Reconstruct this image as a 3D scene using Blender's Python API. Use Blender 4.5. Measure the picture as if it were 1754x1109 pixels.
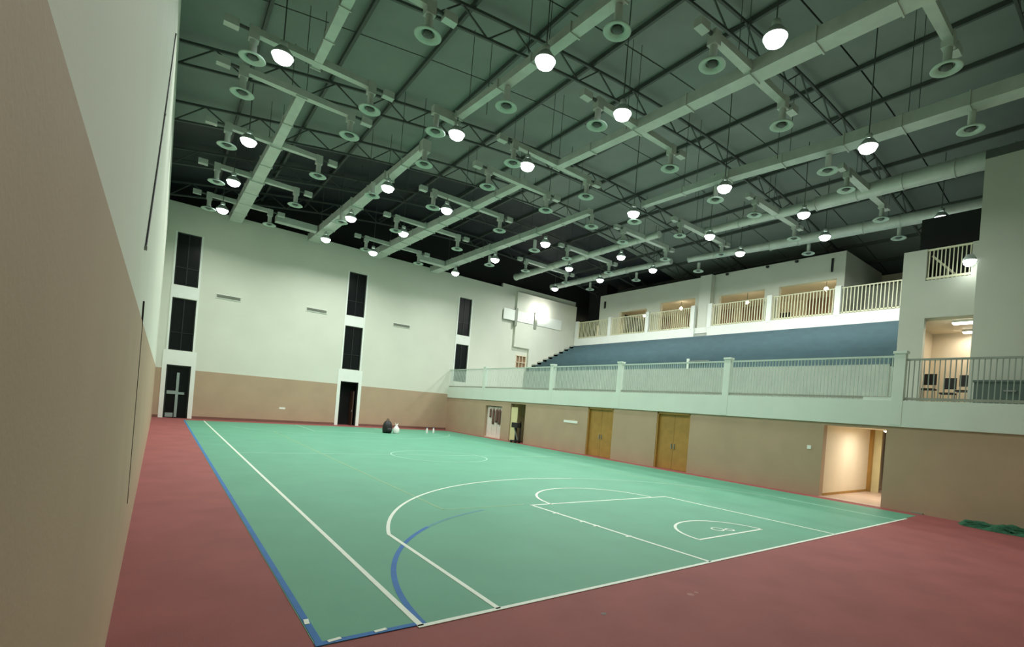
import bpy, math, random
from mathutils import Vector, Matrix
random.seed(7)
S = bpy.context.scene
for o in list(bpy.data.objects):
    bpy.data.objects.remove(o)
COL = S.collection

# ------------------------------------------------------------------ camera
cam_d = bpy.data.cameras.new('camera')
cam = bpy.data.objects.new('camera', cam_d)
COL.objects.link(cam)
S.camera = cam
cam_d.sensor_width = 36.0
cam_d.lens = 845.02 * 36.0 / 1754.0
cam_d.shift_x = -71.34 / 1754.0
cam_d.shift_y = 146.66 / 1754.0
cam_d.clip_start = 0.02
cam_d.clip_end = 300
_R = Vector((0.77742573, -0.62367221, 0.08149973))
_U = Vector((-0.06596043, 0.0480199, 0.9966661))
_F = Vector((0.62550656, 0.78020963, 0.00380578))
_m = Matrix((_R, _U, -_F)).transposed().to_4x4()
_m.translation = Vector((-2.2071, -4.5578, 2.2648))
cam.matrix_world = _m

# ------------------------------------------------------------------ world, exposure
W = bpy.data.worlds.new('night_world')
S.world = W
W.use_nodes = True
W.node_tree.nodes['Background'].inputs[0].default_value = (0.010, 0.012, 0.016, 1)
W.node_tree.nodes['Background'].inputs[1].default_value = 0.3
S.view_settings.view_transform = 'Standard'
S.view_settings.look = 'None'
S.view_settings.gamma = 1.0
S.view_settings.use_curve_mapping = False
S.view_settings.exposure = 0.0
LAMP_POWER = 165.0
LAMP_COL = (0.98, 1.0, 0.95)
WARM = (1.0, 0.80, 0.55)

# ------------------------------------------------------------------ materials
def srgb(r, g, b):
    f = lambda c: (c/255/12.92) if c/255 <= 0.04045 else ((c/255+0.055)/1.055)**2.4
    return (f(r), f(g), f(b), 1)

MATS = {}
def mat(name, col, rough=0.6, metal=0.0, var=0.06, scale=3.0, bump=0.0, bscale=40.0, emit=None, estr=0.0, spec=0.5, alpha=1.0):
    if name in MATS: return MATS[name]
    m = bpy.data.materials.new(name)
    m.use_nodes = True
    nt = m.node_tree
    b = nt.nodes['Principled BSDF']
    b.inputs['Roughness'].default_value = rough
    b.inputs['Metallic'].default_value = metal
    b.inputs['Specular IOR Level'].default_value = spec
    c = srgb(*col)
    if var > 0:
        tc = nt.nodes.new('ShaderNodeTexCoord')
        n = nt.nodes.new('ShaderNodeTexNoise')
        n.inputs['Scale'].default_value = scale
        n.inputs['Detail'].default_value = 4
        nt.links.new(tc.outputs['Object'], n.inputs['Vector'])
        r = nt.nodes.new('ShaderNodeValToRGB')
        r.color_ramp.elements[0].position = 0.3
        r.color_ramp.elements[1].position = 0.7
        r.color_ramp.elements[0].color = tuple(x*(1-var) for x in c[:3]) + (1,)
        r.color_ramp.elements[1].color = tuple(min(1, x*(1+var)) for x in c[:3]) + (1,)
        nt.links.new(n.outputs['Fac'], r.inputs['Fac'])
        nt.links.new(r.outputs['Color'], b.inputs['Base Color'])
        if bump > 0:
            n2 = nt.nodes.new('ShaderNodeTexNoise')
            n2.inputs['Scale'].default_value = bscale
            nt.links.new(tc.outputs['Object'], n2.inputs['Vector'])
            bp = nt.nodes.new('ShaderNodeBump')
            bp.inputs['Strength'].default_value = bump
            bp.inputs['Distance'].default_value = 0.01
            nt.links.new(n2.outputs['Fac'], bp.inputs['Height'])
            nt.links.new(bp.outputs['Normal'], b.inputs['Normal'])
    else:
        b.inputs['Base Color'].default_value = c
    if emit:
        b.inputs['Emission Color'].default_value = (*emit, 1)
        b.inputs['Emission Strength'].default_value = estr
    MATS[name] = m
    return m

M_RED = mat('red_acrylic_floor', (148, 84, 82), 0.72, var=0.10, scale=1.2, bump=0.15, bscale=90, spec=0.25)
M_GREEN = mat('green_acrylic_court', (90, 156, 128), 0.58, var=0.06, scale=0.9, bump=0.08, bscale=90, spec=0.35)
M_LINE = mat('white_line_paint', (226, 236, 222), 0.5, var=0.04, scale=6)
M_BLUE = mat('blue_line_paint', (36, 108, 176), 0.7, var=0.08, scale=4)
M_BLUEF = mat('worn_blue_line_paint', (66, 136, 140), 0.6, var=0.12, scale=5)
M_REDB = mat('red_brown_skirting', (120, 82, 72), 0.6, var=0.06, scale=2)
M_SCUFF = mat('pale_scuff_on_red_floor', (166, 116, 110), 0.8, var=0.1, scale=20)
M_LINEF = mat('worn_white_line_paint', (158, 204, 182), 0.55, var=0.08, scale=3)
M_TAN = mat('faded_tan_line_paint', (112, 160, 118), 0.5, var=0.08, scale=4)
M_WHITE = mat('white_wall_paint', (212, 216, 202), 0.75, var=0.025, scale=0.7, bump=0.08, bscale=60)
M_BEIGE = mat('beige_wall_paint', (175, 153, 127), 0.7, var=0.05, scale=0.8, bump=0.12, bscale=50)
M_TRIM = mat('white_trim_paint', (232, 238, 230), 0.55, var=0.02, scale=2)
M_TOWER = mat('dimmed_tower_paint', (182, 188, 174), 0.75, var=0.03, scale=0.7)  # wall white greyed to imitate the dimmer light at the tower
M_GALL = mat('gallery_pale_paint', (208, 222, 210), 0.6, var=0.03, scale=1)
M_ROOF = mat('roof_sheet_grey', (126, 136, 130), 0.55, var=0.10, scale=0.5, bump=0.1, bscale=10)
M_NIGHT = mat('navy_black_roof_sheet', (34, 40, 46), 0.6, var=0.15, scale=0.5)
M_STEEL = mat('dark_steel', (84, 90, 86), 0.55, 0.2, var=0.08, scale=3)
M_BLACK = mat('flat_black', (20, 22, 22), 0.8, var=0.1, scale=2)  # flat black, also standing in for unlit voids
M_DUCT = mat('galvanised_duct', (190, 200, 190), 0.42, 0.12, var=0.08, scale=2.5)
M_DIFF = mat('diffuser_white_enamel', (176, 198, 184), 0.45, var=0.03, scale=4)
M_HOUS = mat('lamp_housing_grey', (170, 184, 176), 0.4, 0.3, var=0.04, scale=5)
M_LENS = mat('lamp_lens_glow', (255, 255, 255), 0.3, var=0, emit=(0.95, 1, 0.99), estr=10)
M_GLASS = mat('dark_window_glass', (14, 20, 20), 0.3, var=0.0, spec=0.2)
M_FRAME = mat('dark_window_frame', (34, 42, 40), 0.4, 0.2, var=0.05, scale=6)
M_ALU = mat('pale_aluminium_frame', (150, 170, 165), 0.35, 0.3, var=0.04, scale=6)
M_WOOD = mat('ochre_wood_door', (166, 128, 62), 0.5, var=0.10, scale=3)
M_DARKWOOD = mat('dark_brown_wood', (70, 48, 34), 0.55, var=0.12, scale=4)
M_CREAM = mat('cream_wall_paint', (226, 214, 188), 0.6, var=0.03, scale=2)
M_YELLOW = mat('pale_yellow_door_paint', (214, 206, 158), 0.5, var=0.04, scale=3)
M_TILE = mat('pink_floor_tile', (214, 188, 168), 0.35, var=0.05, scale=4)
M_RAILW = mat('cream_railing_paint', (218, 220, 186), 0.45, var=0.03, scale=8)
M_RAILD = mat('dull_grey_railing_paint', (146, 158, 148), 0.5, var=0.03, scale=8)
M_RAILG = mat('pale_green_railing_paint', (182, 200, 188), 0.45, var=0.03, scale=8)
M_SEAT = mat('blue_stand_plastic', (70, 98, 106), 0.6, var=0.08, scale=1.5)
M_CONCD = mat('grey_green_concrete', (150, 162, 150), 0.8, var=0.06, scale=1.5)
M_CONC = mat('pale_concrete', (176, 184, 174), 0.8, var=0.08, scale=1.5, bump=0.2, bscale=30)
M_BROWNWALL = mat('brown_room_panel', (150, 118, 92), 0.6, var=0.08, scale=2)
M_BLACKP = mat('black_plastic', (24, 24, 26), 0.5, var=0.1, scale=6)
M_GREYM = mat('grey_metal', (140, 144, 142), 0.4, 0.5, var=0.05, scale=6)
M_BROWNC = mat('brown_cloth', (106, 78, 66), 0.9, var=0.2, scale=8)
M_CASE = mat('dull_green_case', (70, 88, 80), 0.6, var=0.08, scale=3)
M_NET = mat('dark_green_net', (34, 92, 64), 0.85, var=0.3, scale=14, bump=0.6, bscale=60)
M_WARML = mat('warm_lamp_glow', (255, 240, 215), 0.3, var=0, emit=(1, 0.86, 0.66), estr=18)
M_SOFTL = mat('soft_lamp_glow', (255, 244, 225), 0.3, var=0, emit=(1, 0.92, 0.8), estr=4)
M_TUBE = mat('tube_lamp_glow', (255, 255, 250), 0.3, var=0, emit=(1, 0.98, 0.92), estr=14)
M_GRIME = mat('grey_grille_paint', (140, 146, 132), 0.6, var=0.06, scale=6)
M_WBAG = mat('white_plastic_bag', (232, 232, 228), 0.5, var=0.03, scale=6)
M_PINKW = mat('white_curtain_cloth', (226, 212, 204), 0.8, var=0.05, scale=5)

# ------------------------------------------------------------------ mesh builder
WLOC = {}
class MB:
    def __init__(s): s.v = []; s.f = []; s.sm = []
    def add(s, vs, fs, smooth=False):
        o = len(s.v)
        s.v += [Vector(v) for v in vs]
        s.f += [tuple(i+o for i in f) for f in fs]
        s.sm += [smooth]*len(fs)
        return s
    def box(s, x0, y0, z0, x1, y1, z1):
        vs = [(x0,y0,z0),(x1,y0,z0),(x1,y1,z0),(x0,y1,z0),(x0,y0,z1),(x1,y0,z1),(x1,y1,z1),(x0,y1,z1)]
        return s.add(vs, [(3,2,1,0),(4,5,6,7),(0,1,5,4),(1,2,6,5),(2,3,7,6),(3,0,4,7)])
    def beam(s, p0, p1, w, h, up=(0,0,1), w1=None, h1=None):
        p0, p1 = Vector(p0), Vector(p1)
        d = (p1-p0).normalized(); u = Vector(up)
        if abs(d.dot(u)) > 0.98: u = Vector((0,1,0))
        r = d.cross(u).normalized(); u = r.cross(d).normalized()
        w1 = w if w1 is None else w1; h1 = h if h1 is None else h1
        vs = []
        for p, a, b in ((p0, w, h), (p1, w1, h1)):
            for sx, sz in ((-1,-1),(1,-1),(1,1),(-1,1)):
                vs.append(p + r*(sx*a/2) + u*(sz*b/2))
        return s.add(vs, [(3,2,1,0),(4,5,6,7),(0,1,5,4),(1,2,6,5),(2,3,7,6),(3,0,4,7)])
    def tube(s, p0, p1, r0, r1=None, n=12, cap=True):
        p0, p1 = Vector(p0), Vector(p1); r1 = r0 if r1 is None else r1
        d = (p1-p0).normalized(); u = Vector((0,0,1)) if abs(d.z) < 0.98 else Vector((0,1,0))
        a = d.cross(u).normalized(); b = a.cross(d).normalized()
        vs = []
        for p, r in ((p0, r0), (p1, r1)):
            for i in range(n):
                t = 2*math.pi*i/n
                vs.append(p + a*(r*math.cos(t)) + b*(r*math.sin(t)))
        s.add(vs, [(i, (i+1) % n, n+(i+1) % n, n+i) for i in range(n)], True)
        if cap:
            s.add(vs[:n], [tuple(range(n-1, -1, -1))]); s.add(vs[n:], [tuple(range(n))])
        return s
    def lathe(s, c, prof, n=20, smooth=True):
        c = Vector(c); vs = []; k = len(prof)
        for i in range(n):
            t = 2*math.pi*i/n
            for r, z in prof: vs.append(c + Vector((r*math.cos(t), r*math.sin(t), z)))
        fs = []
        for i in range(n):
            j = (i+1) % n
            for q in range(k-1):
                fs.append((i*k+q, j*k+q, j*k+q+1, i*k+q+1))
        return s.add(vs, fs, smooth)
    def ring(s, cx, cy, z, r0, r1, a0, a1, n=60):
        vs = []
        for i in range(n+1):
            t = a0+(a1-a0)*i/n
            for r in (r0, r1): vs.append((cx+r*math.cos(t), cy+r*math.sin(t), z))
        return s.add(vs, [(2*i, 2*i+1, 2*i+3, 2*i+2) for i in range(n)])
    def build(s, name, m, parent=None, loc=None):
        if parent is not None: base = WLOC[parent.name] + (Vector(loc) if loc else Vector())
        else: base = Vector(loc) if loc else Vector()
        me = bpy.data.meshes.new(name)
        me.from_pydata([tuple(v-base) for v in s.v], [], s.f)
        me.materials.append(m)
        me.polygons.foreach_set('use_smooth', s.sm)
        me.update()
        return place(name, me, parent, base)

def place(name, me, parent, base):
    o = bpy.data.objects.new(name, me)
    COL.objects.link(o)
    if parent is not None:
        o.parent = parent
        o.location = Vector(base) - WLOC[parent.name]
    else:
        o.location = base
    WLOC[o.name] = Vector(base)
    return o

def tag(o, label=None, cat=None, group=None, kind=None):
    if label: o['label'] = label
    if cat: o['category'] = cat
    if group: o['group'] = group
    if kind: o['kind'] = kind
    return o

def thing(name, loc, label, cat, group=None):
    o = bpy.data.objects.new(name, None)
    o.empty_display_size = 0.2
    COL.objects.link(o)
    o.location = loc
    WLOC[o.name] = Vector(loc)
    return tag(o, label, cat, group)

def empty_struct(name, loc, label=None):
    o = bpy.data.objects.new(name, None)
    COL.objects.link(o); o.location = loc; WLOC[o.name] = Vector(loc)
    o['kind'] = 'structure'
    if label: o['label'] = label
    return o

def struct(name, mb, m, label=None):
    o = mb.build(name, m)
    o['kind'] = 'structure'
    if label: o['label'] = label
    return o

def area_light(name, loc, size, power, col, parent=None, shape='DISK', rot=(0,0,0), spread=math.pi):
    d = bpy.data.lights.new(name, 'AREA')
    d.shape = shape; d.size = size; d.energy = power; d.color = col; d.spread = spread
    o = bpy.data.objects.new(name, d)
    COL.objects.link(o)
    o.rotation_euler = rot
    if parent is not None:
        o.parent = parent; o.location = Vector(loc) - WLOC[parent.name]
    else: o.location = loc
    return o

# ------------------------------------------------------------------ dimensions
LX, FY, RX, BY = -2.424, 32.59, 16.36, -6.3
WH, TZ = 2.94, 12.78        # top of the beige band, top of the white wall
GZ0, GZ1 = 2.66, 3.50       # gallery front band
STX0, STZ0, STX1, STZ1 = 23.9, 5.72, 29.5, 8.75
BX = 29.5                    # balcony parapet

def roof_z(x): return 13.7 + 2.5*math.sin(math.pi*(x+3.0)/42.0)

# ------------------------------------------------------------------ floor and court
floor = struct('floor', MB().box(LX-0.3, BY-0.3, -0.15, 37.5, FY+1.2, 0.0), M_RED, 'dark red acrylic sports floor around the green court')
GX0, GX1, GY0, GY1 = -0.97, 15.8, 0.07, 31.0
court = MB().box(GX0, GY0, -0.01, GX1, GY1, 0.004).build('court_surface', M_GREEN, floor)
court['label'] = 'green acrylic playing court surface'
LZ = 0.008
def line(p0, p1, w=0.062, m=M_LINE, z=LZ, name='court_line', ext=0.0):
    p0, p1 = Vector((*p0, 0)), Vector((*p1, 0))
    d = (p1-p0).normalized()
    p0 = p0 - d*ext; p1 = p1 + d*ext
    b = MB().beam((p0.x, p0.y, z-0.003), (p1.x, p1.y, z-0.003), w, 0.006)
    return b.build(name, m, floor)
def curve_line(cx, cy, r, a0, a1, w=0.062, m=M_LINE, z=LZ, n=60):
    return MB().ring(cx, cy, z, r-w/2, r+w/2, a0, a1, n).build('court_line', m, floor)
PI = math.pi
line((0, 0.03), (0, 30.9))
line((-0.035, 0.03), (14.75, 0.03))
CXH = 7.5
line((0.92, 0.03), (0.92, 3.44))
a0 = math.acos((CXH-0.92)/6.87)
curve_line(CXH, 1.45, 6.87, 1.35, PI-a0, n=70)
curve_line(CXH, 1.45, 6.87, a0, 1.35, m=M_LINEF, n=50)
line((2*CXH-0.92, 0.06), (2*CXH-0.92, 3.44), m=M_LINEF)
line((5.02, 0.03), (4.82, 4.74)); line((9.90, 0.03), (9.66, 4.65)); line((4.78, 4.745), (9.70, 4.648))
curve_line(7.24, 4.70, 1.85, -0.02, PI+0.02)
curve_line(7.31, 1.02, 1.17, 0.0, PI, w=0.06)
line((6.12, 1.02), (8.50, 1.02), 0.06)
curve_line(7.38, 1.42, 0.13, 0, 2*PI, w=0.04, n=24)
curve_line(7.62, 1.28, 0.09, 0, 2*PI, w=0.04, n=24)
for yy in (1.75, 2.6, 3.0, 3.85):
    xx = 5.02 - 0.2*yy/4.74
    line((xx-0.10, yy), (xx+0.05, yy), 0.06, z=LZ+0.001)
# centre line, centre circle, far key
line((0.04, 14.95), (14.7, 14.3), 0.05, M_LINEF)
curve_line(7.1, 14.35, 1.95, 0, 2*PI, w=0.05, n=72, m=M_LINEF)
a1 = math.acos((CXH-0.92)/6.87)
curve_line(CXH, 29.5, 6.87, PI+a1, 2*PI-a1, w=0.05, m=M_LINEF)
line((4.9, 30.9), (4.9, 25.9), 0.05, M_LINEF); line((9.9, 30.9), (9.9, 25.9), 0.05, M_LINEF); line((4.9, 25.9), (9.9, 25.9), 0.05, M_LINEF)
# blue handball lines
line((GX0+0.04, 0.07), (GX0+0.04, 30.9), 0.06, M_BLUE, LZ)
line((GX0, 0.11), (-0.03, 0.09), 0.07, M_BLUE, LZ+0.001)
curve_line(4.87, 0.0, 4.83, PI-0.86, PI-0.012, 0.07, M_BLUE, LZ-0.002, 40)
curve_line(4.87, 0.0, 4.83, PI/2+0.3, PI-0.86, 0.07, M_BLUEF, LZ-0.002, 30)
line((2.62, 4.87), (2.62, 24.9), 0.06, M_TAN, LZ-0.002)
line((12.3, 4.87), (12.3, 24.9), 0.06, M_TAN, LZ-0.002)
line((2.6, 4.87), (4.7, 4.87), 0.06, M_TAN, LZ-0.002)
for (x, y, a) in ((-0.93, 0.62, PI/2-0.1), (-0.80, 0.125, 0.15), (-0.38, 0.115, 0.1)):
    d = Vector((math.cos(a), math.sin(a)))*0.06
    line((x-d.x, y-d.y), (x+d.x, y+d.y), 0.045, M_LINE, LZ+0.004, 'white_tape')

for x, y, r, m in ((3.42, -0.73, 0.05, M_SCUFF), (3.56, -0.72, 0.03, M_SCUFF), (1.92, -0.63, 0.035, M_DARKWOOD)):
    MB().lathe((x, y, 0.0015), [(0.0, 0.001), (r, 0.0)], 10).build('floor_stain', m, floor)

# ------------------------------------------------------------------ left wall
wl = MB().box(LX-0.3, BY-0.3, WH, LX, FY+0.3, TZ)
wall_left = struct('wall_left', wl, M_WHITE, 'tall white left wall above a beige painted dado')
MB().box(LX-0.3, BY-0.3, 0.0, LX+0.012, FY+0.0, WH).build('beige_dado', M_BEIGE, wall_left)
MB().box(LX, 3.285, 0.72, LX+0.018, 3.30, WH+0.25).build('wall_joint', M_BLACKP, wall_left)

wb = struct('wall_back', MB().box(LX-0.3, BY-0.3, WH, 20.0, BY, 13.6), M_WHITE, 'white wall behind the viewpoint')
MB().box(LX-0.3, BY-0.3, 0.0, RX, BY+0.012, WH).build('beige_dado', M_BEIGE, wb)

# ------------------------------------------------------------------ far wall with openings
def wall_y(name, y0, y1, x0, x1, z0, z1, holes, m, parent=None):
    """a wall across x with rectangular holes (hx0,hx1,hz0,hz1), built from boxes"""
    b = MB()
    xs = sorted(set([x0, x1] + [h[0] for h in holes] + [h[1] for h in holes]))
    for a, c in zip(xs[:-1], xs[1:]):
        if c <= x0 or a >= x1: continue
        hs = sorted([(h[2], h[3]) for h in holes if h[0] <= a+1e-6 and h[1] >= c-1e-6])
        z = z0
        for lo, hi in hs:
            if hi <= z0 or lo >= z1: continue
            if lo > z: b.box(a, y0, z, c, y1, lo)
            z = max(z, hi)
        if z < z1: b.box(a, y0, z, c, y1, z1)
    return b.build(name, m, parent)
def wall_x(name, x0, x1, y0, y1, z0, z1, holes, m, parent=None):
    b = MB()
    ys = sorted(set([y0, y1] + [h[0] for h in holes] + [h[1] for h in holes]))
    for a, c in zip(ys[:-1], ys[1:]):
        hs = sorted([(h[2], h[3]) for h in holes if h[0] <= a+1e-6 and h[1] >= c-1e-6])
        z = z0
        for lo, hi in hs:
            if hi <= z0 or lo >= z1: continue
            if lo > z: b.box(x0, a, z, x1, c, min(lo, z1))
            z = max(z, hi)
        if z < z1: b.box(x0, a, z, x1, c, z1)
    return b.build(name, m, parent)

cols = [(-1.92, -0.75), (7.90, 9.14), (16.70, 17.86)]
holes = []
for i, (a, c) in enumerate(cols):
    holes += [(a, c, 7.93, 11.05), (a, c, 4.05, 7.16)]
    if i < 2: holes.append((a, c, 0.0, 3.16))
XE = 20.9
wf = wall_y('wall_far', FY, FY+0.3, LX, XE, WH, TZ, holes, M_WHITE)
tag(wf, 'white far end wall with three columns of dark windows', kind='structure')
wall_y('beige_dado', FY-0.012, FY+0.3, LX, RX, 0.0, WH, holes, M_BEIGE, wf)

struct('baseboard_far', MB().box(LX+0.02, FY-0.03, 0, cols[0][0]-0.22, FY-0.012, 0.16).box(cols[0][1]+0.22, FY-0.03, 0, cols[1][0]-0.22, FY-0.012, 0.16).box(cols[1][1]+0.22, FY-0.03, 0, RX, FY-0.012, 0.16), M_REDB)
MB().box(4.15, FY-0.03, 0.9, 4.5, FY-0.012, 1.02).build('socket_plate', M_TRIM, wf)
def far_window(n, a, c, z0, z1):
    o = empty_struct('window_%d' % n, ((a+c)/2, FY+0.15, z0))
    t = 0.05
    f = MB()
    f.box(a, FY+0.10, z0, a+t, FY+0.2, z1).box(c-t, FY+0.10, z0, c, FY+0.2, z1)
    f.box(a, FY+0.10, z0, c, FY+0.2, z0+t).box(a, FY+0.10, z1-t, c, FY+0.2, z1)
    f.build('window_frame', M_FRAME, o)
    mid = (a+c)/2
    MB().box(mid-0.02, FY+0.11, z0, mid+0.02, FY+0.18, z1).build('mullion', M_FRAME, o)
    MB().box(a, FY+0.11, z0+(z1-z0)*0.34, c, FY+0.18, z0+(z1-z0)*0.34+0.035).build('transom', M_FRAME, o)
    MB().box(a, FY+0.15, z0, mid, FY+0.16, z1).build('pane', M_GLASS, o)
    MB().box(mid, FY+0.15, z0, c, FY+0.16, z1).build('pane', M_GLASS, o)
n = 1
for i, (a, c) in enumerate(cols):
    far_window(n, a, c, 7.93, 11.05); n += 1
    far_window(n, a, c, 4.05, 7.16); n += 1
# white reveals round the two far doors and window columns
k = 1
for i, (a, c) in enumerate(cols):
    t = MB()
    if i < 2:
        t.box(a-0.22, FY-0.03, 0, a, FY+0.02, 3.16).box(c, FY-0.03, 0, c+0.22, FY+0.02, 3.16)
        t.box(a-0.22, FY-0.03, 3.16, c+0.22, FY+0.02, 4.03)
    t.box(a-0.10, FY-0.03, 4.03, a, FY+0.02, 11.08).box(c, FY-0.03, 4.03, c+0.10, FY+0.02, 11.08)
    t.box(a, FY-0.03, 7.18, c, FY+0.02, 7.91)
    struct('trim_%d' % k, t, M_TRIM); k += 1
# the two far doors
d1 = empty_struct('door_1', (-1.33, FY+0.12, 0))
a, c = cols[0]
MB().box(a, FY+0.16, 0.02, c, FY+0.19, 3.16).build('door_glass', M_GLASS, d1)
fr = MB().box(a, FY+0.10, 0.0, a+0.07, FY+0.2, 3.16).box(c-0.07, FY+0.10, 0.0, c, FY+0.2, 3.16).box(a, FY+0.10, 3.08, c, FY+0.2, 3.16)
fr.build('door_frame', M_FRAME, d1)
MB().box(-1.40, FY+0.07, 0.05, -1.27, FY+0.17, 2.72).build('meeting_stile', M_ALU, d1)
MB().box(a+0.1, FY+0.08, 1.42, -1.40, FY+0.15, 1.62).build('push_bar', M_ALU, d1)
MB().box(-1.27, FY+0.08, 1.42, -0.98, FY+0.15, 1.56).build('push_bar', M_ALU, d1)
MB().box(a+0.1, FY+0.08, 0.05, -1.45, FY+0.15, 0.30).build('kick_plate', M_ALU, d1)
d2 = empty_struct('door_2', (8.5, FY+0.12, 0))
a, c = cols[1]
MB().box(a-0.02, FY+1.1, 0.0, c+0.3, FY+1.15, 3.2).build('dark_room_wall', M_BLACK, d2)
fr = MB().box(a, FY+0.06, 0.0, a+0.06, FY+0.25, 3.16).box(c-0.06, FY+0.06, 0.0, c, FY+0.25, 3.16).box(a, FY+0.06, 3.1, c, FY+0.25, 3.16)
fr.build('door_frame', M_FRAME, d2)
MB().box(c-0.26, FY+0.12, 0.03, c-0.20, FY+0.95, 2.5).build('door_leaf', M_DARKWOOD, d2)
MB().box(c-0.30, FY+0.14, 1.0, c-0.26, FY+0.18, 1.14).build('door_handle', M_GREYM, d2)

for (x, z, lab) in ((0.84, 7.68, 'grey wall grille between the first and second window columns, nearer the left wall'),
                    (5.95, 7.85, 'grey wall grille just left of the middle window column'),
                    (12.0, 7.84, 'grey wall grille between the middle and right window columns')):
    v = thing('wall_vent', (x, FY, z-0.1), lab, 'vent', 'grilles on the far wall')
    MB().box(x-0.62, FY-0.03, z-0.11, x+0.62, FY, z+0.11).build('backing', M_GRIME, v)
    for q in range(3):
        zz = z-0.07+0.07*q
        MB().beam((x-0.60, FY-0.045, zz), (x+0.60, FY-0.045, zz), 0.035, 0.03).build('slat', M_GRIME, v)
    MB().box(x-0.66, FY-0.05, z+0.10, x+0.66, FY, z+0.13).box(x-0.66, FY-0.05, z-0.13, x+0.66, FY, z-0.10).build('rim', M_TRIM, v)

# black gable standing in for the unlit void above the far wall, end wall of the gallery
struct('wall_gable', MB().box(LX-0.5, FY+0.9, 11.0, 38.0, FY+1.1, 18.0), M_BLACK, 'black gable above the far wall, coloured for the unlit void')
eh = [(22.9, 24.0, 5.95, 7.05), (28.25, 28.95, 9.55, 11.45)]
we = wall_y('wall_gallery_end', FY+0.25, FY+0.5, XE, BX, 3.4, 13.2, eh, M_WHITE)
tag(we, 'white end wall of the spectator gallery, brightly lit', kind='structure')
# thicker lit block above the little gridded window
MB().box(22.4, FY-0.02, 7.76, BX-0.05, FY+0.25, 12.7).build('projecting_panel', M_WHITE, we)
MB().box(24.08, FY-0.02, 3.5, BX-0.05, FY+0.25, 7.76).build('projecting_panel', M_WHITE, we)
gw = empty_struct('window_7', (23.4, FY+0.35, 5.95))
MB().box(22.9, FY+0.38, 5.95, 24.0, FY+0.40, 7.05).build('pane', M_BROWNWALL, gw)
for x in (22.9, 23.24, 23.6, 23.96):
    MB().box(x, FY+0.22, 5.95, x+0.05, FY+0.36, 7.05).build('mullion', M_CREAM, gw)
MB().box(22.85, FY+0.2, 7.02, 24.05, FY+0.36, 7.1).box(22.85, FY+0.2, 6.42, 24.05, FY+0.34, 6.47).build('window_frame', M_CREAM, gw)
dd = empty_struct('door_3', (28.6, FY+0.3, 9.55))
MB().box(28.25, FY+0.30, 9.55, 28.95, FY+0.36, 11.45).build('door_leaf', M_YELLOW, dd)
MB().box(28.33, FY+0.28, 10.45, 28.37, FY+0.30, 10.60).build('door_handle', M_GREYM, dd)
# ledge with posts in front of the bright lamp on the end wall
lw_ = thing('wall_uplight', (24.9, FY-0.05, 11.25), 'bright wall lamp glowing on the white gallery end wall', 'lamp')
MB().lathe((24.95, FY-0.22, 11.3), [(0.02, -0.12), (0.16, -0.08), (0.26, 0.06), (0.27, 0.10), (0.24, 0.10)], 16).build('shade', M_TRIM, lw_)
MB().lathe((24.95, FY-0.22, 11.3), [(0.0, 0.09), (0.23, 0.09)], 16).build('bulb', M_WARML, lw_)
MB().box(24.88, FY-0.2, 11.16, 25.02, FY-0.02, 11.24).build('bracket', M_TRIM, lw_)
area_light('uplight', (24.95, FY-0.7, 11.0), 0.5, 75, (1, 0.97, 0.92), lw_, rot=(math.radians(128), 0, 0))
pl = thing('glazed_screen', (24.5, FY-0.1, 10.2), 'low screen of pale panels between dark posts under the bright wall lamp', 'screen')
for x0, x1 in ((21.0, 22.2), (22.5, 24.3), (24.7, 27.6)):
    MB().box(x0, FY-0.10, 10.05, x1, FY-0.05, 11.0).build('panel', M_TRIM, pl)
for x, z0 in ((22.33, 9.6), (24.5, 9.7)):
    MB().box(x-0.13, FY-0.14, z0, x+0.13, FY-0.02, 11.2).build('post', M_GRIME, pl)

# ------------------------------------------------------------------ right wall under the gallery
rh = [(24.30, 26.48, 0, 2.27), (21.50, 23.22, 0, 2.53), (13.58, 15.54, 0, 2.63), (8.81, 10.69, 0, 2.63), (1.20, 3.13, 0, 2.55)]
wr = wall_x('wall_right', RX, RX+0.28, BY, FY, 0.0, GZ0, rh, M_BEIGE)
tag(wr, 'beige right wall with doors below the spectator gallery', kind='structure')
MB().box(RX-0.02, 16.35, 1.66, RX, 17.55, 1.80).build('wall_plaque', M_TRIM, wr)
MB().box(RX-0.02, 3.52, 1.64, RX, 3.66, 1.78).build('switch_plate', M_TRIM, wr)
MB().box(RX-0.04, 0.05, 0.0, RX, 0.35, 0.045).build('floor_socket', M_GRIME, wr)

def wood_door(n, y0, y1):
    o = empty_struct('door_%d' % n, (RX+0.1, (y0+y1)/2, 0), 'closed ochre wooden double door set back in the beige wall')
    f = MB().box(RX+0.02, y0, 0, RX+0.26, y0+0.07, 2.63).box(RX+0.02, y1-0.07, 0, RX+0.26, y1, 2.63).box(RX+0.02, y0, 2.55, RX+0.26, y1, 2.63)
    f.build('door_frame', M_WOOD, o)
    mid = (y0+y1)/2
    for a, c, h in ((y0+0.07, mid-0.006, mid-0.10), (mid+0.006, y1-0.07, mid+0.06)):
        lf = MB().box(RX+0.14, a, 0.01, RX+0.19, c, 2.55).build('door_leaf', M_WOOD, o)
        MB().box(RX+0.10, h, 0.95, RX+0.14, h+0.04, 1.2).build('door_handle', M_GREYM, lf)
wood_door(4, 13.58, 15.54)
wood_door(5, 8.81, 10.69)

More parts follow.
